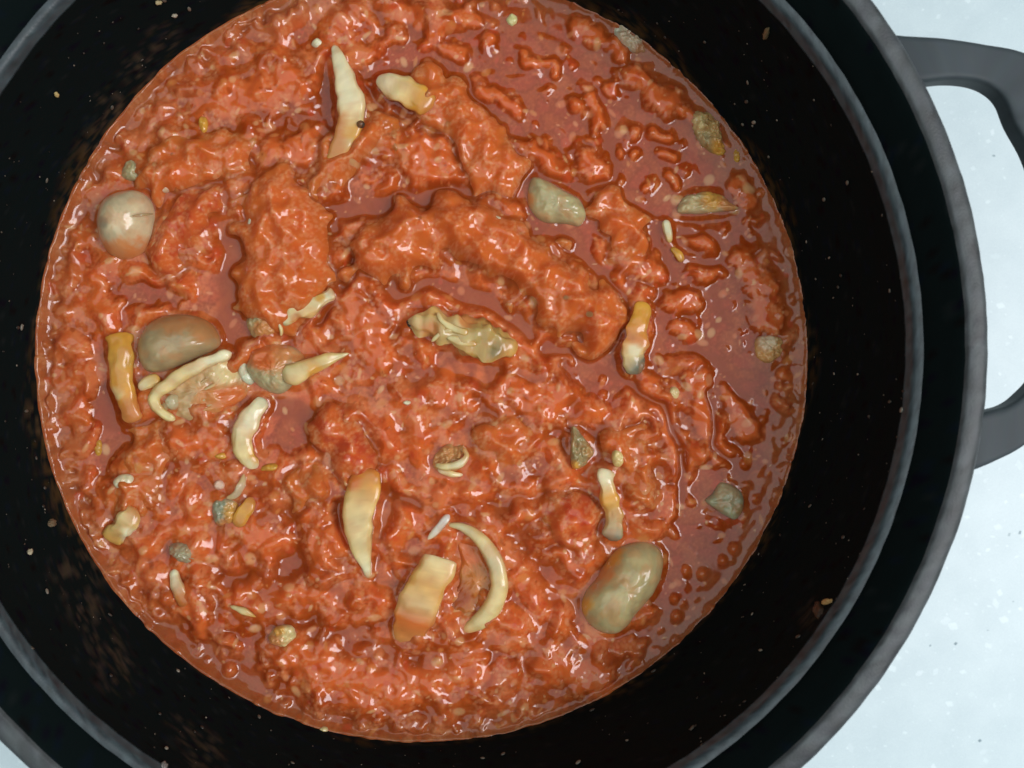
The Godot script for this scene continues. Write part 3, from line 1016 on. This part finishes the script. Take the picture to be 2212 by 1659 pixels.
	piece("mushroom_slice", bar([[792, 1010, 4.6, 26, 2.0, ORANGE], [788, 1046, 5.4, 36, 2.4, AMBER], [776, 1092, 5.8, 36, 2.5, Color(0.72, 0.50, 0.21)], [774, 1140, 5.4, 31, 2.2, Color(0.74, 0.55, 0.26)], [782, 1188, 4.4, 22, 1.7, CREAM], [792, 1228, 3.2, 10, 1.1, IVORY], [796, 1250, 2.2, 4, 0.6, COAT]], [[760, 1040, 26, ORANGE]], -9.0, 0.75, 0.12), "claw-shaped cream slice tapering to a point, lower centre below the bright red chunk")
	# curled scrap
	hollow([[975, 1000]], 44, 0.2)
	t = thing("mushroom_scrap", 975, 992, "small curled cream scrap in a puddle, below the centre of the pot")
	part("flesh", pillow([[934, 1000], [944, 975], [970, 958], [1002, 962], [1012, 985], [1000, 1010], [970, 1022], [945, 1018]], [974, 990], 3.6, 0.4, 2.3, Color(0.56, 0.27, 0.10), [], Vector2.ZERO, 0.5), t)
	part("curled_edge", bar([[940, 1004, 3.4, 6, 1.0, CREAM], [965, 1008, 4.6, 8, 1.2, CREAM], [995, 1000, 4.8, 8, 1.2, IVORY], [1008, 984, 4.4, 6, 1.0, CREAM], [1000, 968, 4.0, 4, 0.8, COAT]]), t)
	part("curled_edge", bar([[945, 1014, 2.4, 5, 0.8, IVORY], [975, 1024, 3.0, 7, 1.0, CREAM], [1000, 1026, 2.4, 4, 0.7, IVORY]]), t)
	# dark wedge
	hollow([[1225, 960], [1270, 1010]], 20, 0.4)
	piece("mushroom_slice", pillow([[1234, 924], [1246, 925], [1264, 948], [1284, 974], [1276, 992], [1262, 1007], [1236, 1011], [1232, 970]], [1252, 972], 3.0, 2.4, 3.0, Color(0.30, 0.24, 0.11), [[1236, 1012, 20, AMBER], [1275, 975, 18, Color(0.4, 0.26, 0.1)]], Vector2(-0.035, 0), 0.5), "dark olive mushroom wedge standing in a puddle, right of the centre")
	# short stem with grey end
	piece("mushroom_strip", bar([[1314, 1014, 5.0, 16, 1.4, IVORY], [1310, 1036, 5.8, 18, 1.8, IVORY], [1318, 1072, 5.6, 18, 1.9, AMBER], [1326, 1105, 5.0, 17, 1.8, Color(0.56, 0.34, 0.12)], [1328, 1135, 4.4, 19, 1.8, Color(0.42, 0.30, 0.15)], [1324, 1154, 3.6, 20, 1.7, Color(0.20, 0.19, 0.13)], [1320, 1166, 2.2, 10, 1.0, DARK]], [], -9.0, 0.75, 0.35), "short amber stem, pale square top, grey-black foot, above the kidney-shaped mushroom")
	# slice near the lower right wall
	hollow([[1540, 1100], [1580, 1125]], 14, 0.7)
	piece("mushroom_slice", pillow([[1556, 1042], [1584, 1048], [1604, 1066], [1606, 1096], [1592, 1120], [1578, 1120], [1548, 1102], [1524, 1082], [1540, 1066]], [1570, 1080], 3.2, 1.0, 2.6, Color(0.36, 0.34, 0.20), [[1602, 1100, 20, Color(0.36, 0.2, 0.08)]], Vector2(-0.004, 0.02), 0.15), "grey mushroom slice with a slanting straight edge near the lower right wall")
	# large kidney
	hollow([[1380, 1220], [1310, 1320]], 62, 0.3)
	piece("whole_mushroom", pillow([[1336, 1184], [1370, 1171], [1405, 1173], [1428, 1192], [1432, 1225], [1418, 1268], [1394, 1302], [1370, 1328], [1356, 1350], [1330, 1368], [1300, 1366], [1270, 1345], [1256, 1312], [1264, 1278], [1288, 1248], [1308, 1215]], [1345, 1264], 9.0, 0.6, 2.1, Color(0.44, 0.36, 0.17), [[1290, 1225, 52, COAT], [1320, 1200, 34, AMBER], [1258, 1310, 26, AMBER]], Vector2.ZERO, 0.12), "largest mushroom cap, kidney-shaped and grey-green, at lower right")
	# ring slice and stem
	hollow([[1010, 1200], [1000, 1290]], 26, 0.4)
	t = thing("mushroom_ring", 1030, 1250, "hollow mushroom cap slice with a crescent-shaped cream rim, lower centre")
	part("rim", bar([[968, 1134, 2.4, 4, 1.0, CREAM], [1000, 1140, 3.6, 10, 1.8, Color(0.60, 0.48, 0.26)], [1038, 1166, 4.4, 15, 2.2, CREAM], [1067, 1210, 4.8, 18, 2.5, Color(0.64, 0.53, 0.30)], [1079, 1262, 4.6, 19, 2.5, CREAM], [1064, 1312, 3.9, 22, 2.2, CREAM], [1032, 1346, 2.8, 19, 1.8, CREAM], [998, 1364, 1.4, 6, 0.9, COAT]], [], -9.0, 0.85, 0.1), t)
	part("inner_face", pillow([[985, 1150], [1030, 1163], [1068, 1212], [1080, 1262], [1066, 1312], [1035, 1342], [990, 1358], [962, 1330], [985, 1270], [992, 1205]], [1028, 1258], 1.5, 0.9, 2.6, Color(0.55, 0.19, 0.045), [[1020, 1190, 50, PULP], [1058, 1310, 30, AMBER], [1040, 1335, 24, CREAM], [985, 1290, 50, LIQUID]], Vector2(0.018, 0.0), 0.35), t)
	hollow([[985, 1220]], 20, 0.5)
	piece("mushroom_strip", bar([[952, 1206, 5.6, 36, 2.4, IVORY], [946, 1222, 6.2, 39, 2.8, CREAM], [925, 1262, 6.0, 42, 3.0, Color(0.70, 0.38, 0.10)], [908, 1300, 5.2, 44, 2.8, Color(0.70, 0.45, 0.19)], [894, 1340, 4.0, 42, 2.4, ORANGE], [884, 1372, 2.2, 34, 1.6, COAT], [876, 1400, 0.6, 24, 1.0, COAT]], [[955, 1204, 20, CREAM]], -9.0, 0.66, 0.13), "thick amber stem with torn cream end inside the crescent-rimmed slice")
	piece("mushroom_sliver", bar([[924, 1166, 3.2, 5, 0.7, IVORY], [948, 1140, 3.8, 9, 0.9, Color(0.62, 0.5, 0.42)], [970, 1112, 3.2, 7, 0.7, Color(0.66, 0.55, 0.48)]]), "thin whitish fibre above the crescent-rimmed cap slice")
	# lower left
	piece("mushroom_strip", bar([[292, 1098, 3.8, 16, 1.3, COAT], [272, 1122, 4.2, 22, 1.8, CREAM], [254, 1145, 3.8, 26, 2.0, Color(0.74, 0.48, 0.18)], [240, 1172, 2.6, 18, 1.5, AMBER]], [[275, 1158, 20, IVORY]], -9.0, 0.8, 0.5), "knobbly cream and amber stem end below the orange strip near the lower left wall")
	t = thing("mushroom_piece", 490, 1095, "grey-green mushroom piece half under sauce with a thin cream fold, lower left")
	part("body", pillow([[460, 1090], [470, 1075], [500, 1072], [520, 1090], [516, 1120], [490, 1140], [466, 1132], [458, 1110]], [488, 1104], 4.0, 0.6, 2.2, Color(0.26, 0.26, 0.16), [[510, 1115, 34, AMBER], [485, 1138, 26, COAT]], Vector2.ZERO, 0.25), t)
	part("fold", bar([[488, 1076, 3.6, 4, 0.7, CREAM], [508, 1068, 4.4, 9, 0.9, Color(0.58, 0.46, 0.3)], [520, 1050, 4.6, 11, 0.9, Color(0.55, 0.45, 0.3)], [526, 1024, 3.6, 3, 0.5, CREAM]], [], -9.0, 0.9, 0.3, 0.6), t)
	part("stem", bar([[545, 1075, 4.0, 10, 1.0, COAT], [528, 1105, 4.4, 16, 1.3, AMBER], [508, 1138, 3.4, 12, 1.0, COAT]]), t)
	piece("mushroom_piece", pillow([[364, 1188], [372, 1173], [395, 1170], [420, 1174], [434, 1190], [428, 1210], [404, 1218], [380, 1206]], [398, 1192], 4.2, 0.6, 2.2, Color(0.38, 0.33, 0.20), [[432, 1200, 20, COAT]], Vector2.ZERO, 0.35), "small dull grey mushroom button near the lower left wall")
	piece("mushroom_slice", bar([[374, 1230, 2.4, 8, 1.0, IVORY], [378, 1255, 3.2, 13, 1.4, IVORY], [388, 1285, 3.2, 16, 1.4, COAT], [402, 1312, 2.4, 14, 1.2, ORANGE]]), "narrow upright slice, white on top and orange below, under the small grey button")
	piece("mushroom_sliver", bar([[496, 1310, 3.6, 3, 0.5, CREAM], [522, 1320, 4.4, 8, 0.8, CREAM], [552, 1334, 3.6, 3, 0.5, AMBER]]), "thin cream sliver lying flat in the sauce, lower left")
	piece("mushroom_scrap", pillow([[585, 1365], [600, 1352], [632, 1352], [642, 1376], [620, 1396], [592, 1394], [578, 1380]], [612, 1374], 3.4, 1.0, 2.4, CREAM, [[585, 1390, 28, COAT], [600, 1360, 16, AMBER]], Vector2.ZERO, 0.3), "cream torn scrap near the bottom of the sauce, left of the middle")
	# foam-like pale lump at the wall, upper right
	piece("mushroom_scrap", pillow([[1322, 72], [1335, 52], [1360, 60], [1385, 82], [1395, 112], [1375, 118], [1345, 100]], [1358, 86], 3.0, 0.4, 2.3, Color(0.52, 0.44, 0.30), [[1390, 112, 30, Color(0.36, 0.14, 0.06)]], Vector2.ZERO, 0.35), "pale greyish scrap stuck where the sauce meets the wall, top right")
	# small pale bits
	var bits := [[440, 268, 11, 20, AMBER, "small upright amber bit above the rounded upper left chunk"], [356, 405, 14, 12, Color(0.72, 0.5, 0.33), "pale round bit just right of the whole beige cap"], [546, 484, 10, 16, IVORY, "white corner bit at the upper left of the big squarish chunk"], [686, 96, 14, 12, IVORY, "white bit left of the tip of the blade-shaped slice"], [1106, 44, 16, 14, Color(0.66, 0.54, 0.24), "yellowish bit near the top edge, right of the middle"], [1068, 476, 18, 10, IVORY, "flat white bit on the upper side of the long tomato ridge"], [268, 1040, 22, 18, IVORY, "white cube-like bit on the orange strip at lower left"], [1455, 850, 14, 18, CREAM, "cream bit between the furrows on the right"], [1336, 988, 13, 20, Color(0.78, 0.52, 0.2), "small yellow oval bit right of the dark wedge"], [212, 965, 10, 22, AMBER, "narrow amber bit by the left wall"], [1505, 260, 10, 8, IVORY, "tiny ivory bit on the amber-brown piece by the right wall"], [1240, 985, 8, 12, AMBER, "tiny amber bit at the foot of the dark wedge"], [475, 1048, 14, 12, Color(0.68, 0.40, 0.28), "pinkish bit above the grey-green lower left piece"], [585, 1010, 26, 9, AMBER, "flat amber bit below the banana-curved slice"], [1590, 330, 9, 24, AMBER, "upright amber bit against the right wall, upper right"], [880, 870, 9, 6, IVORY, "tiny ivory seed-like bit below the centre left"], [700, 1575, 12, 7, CREAM, "tiny cream bit at the bottom edge of the sauce"], [480, 985, 16, 9, AMBER, "small amber bit left of the banana-curved slice's end"]]
	for b in bits:
		var p := []
		for k in 8:
			var a := TAU * k / 8.0
			var q: float = 0.85 + 0.3 * rng.randf()
			p.append([b[0] + cos(a) * b[2] * q, b[1] + sin(a) * b[3] * q])
		var at := cell(b[0], b[1])
		var m := pillow(p, [b[0], b[1]], 2.2, H[at] - 0.6, 3.0, b[4], [], Vector2(rng.randf_range(-0.03, 0.03), rng.randf_range(-0.03, 0.03)), 0.2)
		piece("garlic_bit", m, b[5], "garlic bit", "small pale bits in the sauce")


func cell(px: float, py: float) -> int:
	return clampi(int(((py - 770.0) * MM + RS) / DX), 0, N - 1) * N + clampi(int(((px - 915.0) * MM + RS) / DX), 0, N - 1)


# pulp crumbs, seeds and froth, all part of the sauce's skin
func details() -> void:
	for k in 4200:
		var a := rng.randf() * TAU
		var rad := 107.0 * sqrt(rng.randf())
		var x := cos(a) * rad
		var y := sin(a) * rad
		var at0 := clampi(int((y + RS) / DX), 2, N - 3) * N + clampi(int((x + RS) / DX), 2, N - 3)
		if H[at0] < 0.4 and rng.randf() < 0.6:
			continue
		var big := pow(rng.randf(), 3.0)
		var rx := 0.45 + 1.7 * big
		var ry := rx * rng.randf_range(0.3, 0.9)
		var h := 0.05 + (rng.randf_range(0.15, 0.5) * (0.5 + big) if k % 7 == 0 else 0.04)
		var col := [Color(0.66, 0.21, 0.08), Color(0.64, 0.24, 0.07), RED, Color(0.70, 0.28, 0.12), Color(0.72, 0.40, 0.18), LIQUID][rng.randi_range(0, 5)] as Color
		stamp(x, y, rx, ry, rng.randf() * PI, h, col, 0.6)
	# bubbles along the right and lower walls
	for k in 180:
		var a := rng.randf_range(-1.1, 1.3) if k < 120 else rng.randf_range(1.3, 5.2)
		var rad := 108.0 - pow(rng.randf(), 2.2) * 34.0
		var r := 0.45 + 1.15 * pow(rng.randf(), 2.0)
		stamp(cos(a) * rad, sin(a) * rad, r, r, 0.0, r * 0.85, LIQUID.lerp(PULP, rng.randf()), 0.5)
	for b in [[1302, 853, 11], [1306, 880, 12], [522, 456, 9], [1460, 1330, 14], [1516, 1238, 14], [1480, 1230, 11], [1584, 1185, 15], [1560, 1210, 13], [840, 240, 10], [1155, 270, 8], [200, 790, 10], [365, 1290, 18], [325, 1240, 20], [497, 1445, 18], [560, 1440, 9]]:
		stamp((b[0] - 915.0) * MM, (b[1] - 770.0) * MM, b[2] * MM, b[2] * MM, 0.0, b[2] * MM * 0.85, PULP, 0.35)


func stamp(x: float, y: float, rx: float, ry: float, turn: float, h: float, col: Color, much: float) -> void:
	var big := maxf(rx, ry)
	var ca := cos(turn)
	var sa := sin(turn)
	for j in range(maxi(0, int((y - big + RS) / DX)), mini(N - 1, int((y + big + RS) / DX) + 1) + 1):
		for i in range(maxi(0, int((x - big + RS) / DX)), mini(N - 1, int((x + big + RS) / DX) + 1) + 1):
			var dx := -RS + i * DX - x
			var dy := -RS + j * DX - y
			var u := (dx * ca + dy * sa) / rx
			var w := (dy * ca - dx * sa) / ry
			var d := u * u + w * w
			if d < 1.0:
				var at := j * N + i
				H[at] += h * pow(1.0 - d, 1.2)
				C[at] = C[at].lerp(col, much * (1.0 - d * d))


# the film of liquid rounds off everything that lies in it
func footprint(m: Mesh) -> void:
	var v: PackedVector3Array = m.surface_get_arrays(0)[Mesh.ARRAY_VERTEX]
	var mean := 0.0
	for p in v:
		mean += (p.y - YS) * 1000.0 / v.size()
	var rise := clampf(mean * 0.5, 0.7, 2.3)
	for p in v:
		var h := (p.y - YS) * 1000.0
		if h > mean + 1.0 or h < -3.0:
			continue
		var i := int((p.x * 1000.0 + RS) / DX)
		var j := int((p.z * 1000.0 + RS) / DX)
		if i > 3 and j > 3 and i < N - 4 and j < N - 4:
			G[j * N + i] = maxf(G[j * N + i], rise)
			G[j * N + i + 1] = maxf(G[j * N + i + 1], rise)
			G[(j + 1) * N + i] = maxf(G[(j + 1) * N + i], rise)


# the sauce creeps up round everything that lies in it
func creep() -> void:
	for p in 5:
		for step in [1, N]:
			var src := G.duplicate()
			for j in range(4, N - 4):
				for at in range(j * N + 4, j * N + N - 4):
					var q := maxf(src[at - step], src[at + step])
					if p < 2:
						G[at] = maxf(src[at], q)
					else:
						G[at] = 0.25 * (src[at - step] + src[at + step]) + 0.5 * src[at]
	for at in N * N:
		if G[at] > 0.02:
			H[at] = smax(H[at], G[at] * (1.0 + 0.12 * WX[at]) - 0.35 + 0.25 * F[at], 0.7)


func soften(passes: int) -> void:
	for p in passes:
		for step in [1, N]:
			var src := H.duplicate()
			for j in range(1, N - 1):
				for at in range(j * N + 1, j * N + N - 1):
					H[at] = 0.25 * (src[at - step] + src[at + step]) + 0.5 * src[at]


func sauce_mesh() -> void:
	soften(5)
	for j in range(1, N - 1):
		for at in range(j * N + 1, j * N + N - 1):
			if H[at] > 0.5:
				var x := -RS + (at - j * N) * DX
				var y := -RS + j * DX
				var where := clampf(0.3 + 2.2 * n_col.get_noise_2d(x * 0.8 - 90.0, y * 0.8), 0.0, 1.0) * clampf(H[at] - 0.5, 0.0, 1.0)
				if where > 0.0:
					var grit := -0.45 - n_grain.get_noise_2d(x, y)
					H[at] += 0.13 * grit * where
					C[at] = C[at].lerp(Color(0.72, 0.31, 0.14), clampf(grit * 1.6, 0.0, 0.32) * where)
	var v := PackedVector3Array()
	var c := PackedColorArray()
	var nr := PackedVector3Array()
	var idx := PackedInt32Array()
	var map := PackedInt32Array()
	map.resize(N * N)
	map.fill(-1)
	# the liquid clings to the wall
	for j in N:
		var y := -RS + j * DX
		for i in N:
			var x := -RS + i * DX
			var r2 := x * x + y * y
			if r2 < 103.0 * 103.0 or r2 > RS * RS + 2.0:
				continue
			var r := sqrt(r2)
			var at := j * N + i
			var a := atan2(y, x)
			var left := clampf(0.5 - 0.7 * cos(a), 0.0, 1.0)
			var high := 1.3 + 1.7 * left + 0.5 * n_mid.get_noise_2d(a * 40.0, 7.0) + 0.3 * (1.0 - left) * n_fine.get_noise_2d(a * 60.0, 9.0)
			var edge := 108.1 + 0.4 * n_mid.get_noise_2d(a * 55.0, 31.0)
			var ragged := 2.2 * n_mid.get_noise_2d(x * 0.7, y * 0.7 + 40.0)
			H[at] = lerpf(H[at], minf(H[at], 0.5), 0.85 * smoothstep(104.9 + ragged, 107.0 + ragged * 0.5, r)) + high * exp(-maxf(edge - r, 0.0) / (0.8 + 0.9 * left)) * smoothstep(103.0, 106.0, r)
	for j in range(1, N - 1):
		for i in range(1, N - 1):
			var x := -RS + i * DX
			var y := -RS + j * DX
			if x * x + y * y < RS * RS:
				var at := j * N + i
				map[at] = v.size()
				v.append(Vector3(x * 0.001, YS + H[at] * 0.001, y * 0.001))
				c.append(C[at])
				nr.append(Vector3(H[at - 1] - H[at + 1], 2.0 * DX, H[at - N] - H[at + N]).normalized())
	for j in range(1, N - 2):
		for i in range(1, N - 2):
			var q := map[j * N + i]
			var a := map[j * N + i + 1]
			var s := map[(j + 1) * N + i]
			var t := map[(j + 1) * N + i + 1]
			if q < 0 or a < 0 or s < 0 or t < 0:
				continue
			idx.append(q); idx.append(a); idx.append(s)
			idx.append(s); idx.append(a); idx.append(t)
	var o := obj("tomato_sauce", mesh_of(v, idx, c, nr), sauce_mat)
	tag(o, "glossy orange-red tomato sauce with pulp and froth filling the black pot", "sauce")


# ------------------------------------------------------------------ dried specks
func on_wall(g: Vector2) -> Transform3D:
	# the point of the wall that lies under this place of the plan
	var y := 0.0
	var p := Vector3.ZERO
	for k in 24:
		p = wp(g.x, g.y, y)
		var r := Vector2(p.x, p.z).length() * 1000.0
		# the wall leans out from 108 mm to 117.5 mm over 45.6 mm
		y += ((r - 108.0) * 4.8 - y) * 0.45
		y = clampf(y, 0.5, 45.4)
	var out := Vector3(p.x, 0, p.z).normalized()
	var nrm := (-out + Vector3.UP * 0.2).normalized()
	var side := Vector3.UP.cross(nrm).normalized()
	var r_wall := (108.0 + y / 4.8) * 0.001
	return Transform3D(Basis(side, nrm.cross(side), nrm), Vector3(out.x * r_wall, YS + y * 0.001, out.z * r_wall))


func wall_specks() -> void:
	var lump_mesh := SphereMesh.new()
	lump_mesh.radius = 1.0
	lump_mesh.height = 2.0
	lump_mesh.radial_segments = 10
	lump_mesh.rings = 5
	var sm := StandardMaterial3D.new()
	sm.vertex_color_use_as_albedo = true
	sm.roughness = 0.35
	var mm := MultiMesh.new()
	mm.transform_format = MultiMesh.TRANSFORM_3D
	mm.use_colors = true
	mm.mesh = lump_mesh
	mm.instance_count = 460
	for k in mm.instance_count:
		var a := rng.randf() * TAU
		var r := 850.0 + 225.0 * pow(rng.randf(), 1.3)
		var t := on_wall(Vector2(908.0 + cos(a) * r, 762.0 + sin(a) * r))
		var s := 0.00012 + 0.00042 * pow(rng.randf(), 4.0)
		var b := t.basis.rotated(t.basis.z, rng.randf() * TAU) * Basis.from_scale(Vector3(s * rng.randf_range(0.8, 2.2), s, s * 0.6))
		mm.set_instance_transform(k, Transform3D(b, t.origin))
		var g := 0.02 + 0.24 * pow(rng.randf(), 2.5)
		mm.set_instance_color(k, Color(g, g * 0.88, g * 0.66))
	var o := MultiMeshInstance3D.new()
	o.name = "sauce_specks"
	o.multimesh = mm
	o.material_override = sm
	add_child(o)
	tag(o, "tiny dried sauce specks scattered over the black inner wall of the pot", "specks")
	o.set_meta("kind", "stuff")
	# the larger scraps stuck to the wall, and one on the counter
	var scraps := [[1786, 1300, 6, 16, 0.5, Color(0.50, 0.30, 0.11), "pale orange scrap stuck high on the wall, lower right"], [1768, 1318, 12, 22, -0.5, Color(0.06, 0.035, 0.022), "dark brown scrap beside the pale orange one on the lower right wall"], [1655, 72, 6, 19, 0.25, Color(0.16, 0.12, 0.06), "brownish scrap on the wall at top right"], [343, 6, 5, 8, 0.7, Color(0.46, 0.38, 0.20), "yellowish crumb on the wall at the very top left"], [377, 34, 5, 7, 0.7, Color(0.38, 0.33, 0.24), "greyish crumb below the yellowish one at top left"], [122, 204, 5, 7, 0.0, Color(0.60, 0.45, 0.18), "straw-coloured crumb on the upper left wall"], [65, 1192, 6, 9, 0.5, Color(0.46, 0.40, 0.26), "pale crumb on the left wall, low in the picture"], [346, 1668, 7, 8, 0.3, Color(0.2, 0.18, 0.16), "dark glossy blob on the bottom left wall"], [112, 1130, 9, 13, 0.0, Color(0.16, 0.12, 0.07), "brown droplet at the sauce's left edge"]]
	for q in scraps:
		var t := on_wall(Vector2(q[0], q[1]))
		var s := SphereMesh.new()
		s.radius = 1.0
		s.height = 2.0
		s.radial_segments = 18
		s.rings = 10
		var arr := s.get_mesh_arrays()
		var v: PackedVector3Array = arr[Mesh.ARRAY_VERTEX]
		var cc := PackedColorArray()
		for i in v.size():
			var f := 1.0 + 0.5 * n_mid.get_noise_3d(v[i].x * 6.0 + q[0], v[i].y * 6.0, v[i].z * 6.0)
			v[i] = Vector3(v[i].x * q[2], v[i].y * q[3], v[i].z * minf(q[2], 7.0)) * f * K * 0.85
			cc.append((q[5] as Color) * (0.8 + 0.5 * absf(n_mid.get_noise_3d(v[i].x * 9000.0, v[i].y * 9000.0, 1.0))))
		var m := mesh_of(v, arr[Mesh.ARRAY_INDEX], cc)
		var w := obj("dried_scrap", m, sm)
		w.transform = t
		w.rotate_object_local(Vector3(0, 0, 1), q[4])
		tag(w, q[6], "food scrap", "dried scraps stuck to the wall")
	var crumb := obj("crumb", pillow([[2128, 1350], [2150, 1347], [2166, 1356], [2158, 1374], [2138, 1368]], [2146, 1360], 1.0, -69.6, 2.5, Color(0.62, 0.58, 0.34), [], Vector2.ZERO, 0.6), sm)
	tag(crumb, "single pale yellow crumb on the white counter, lower right", "crumb")
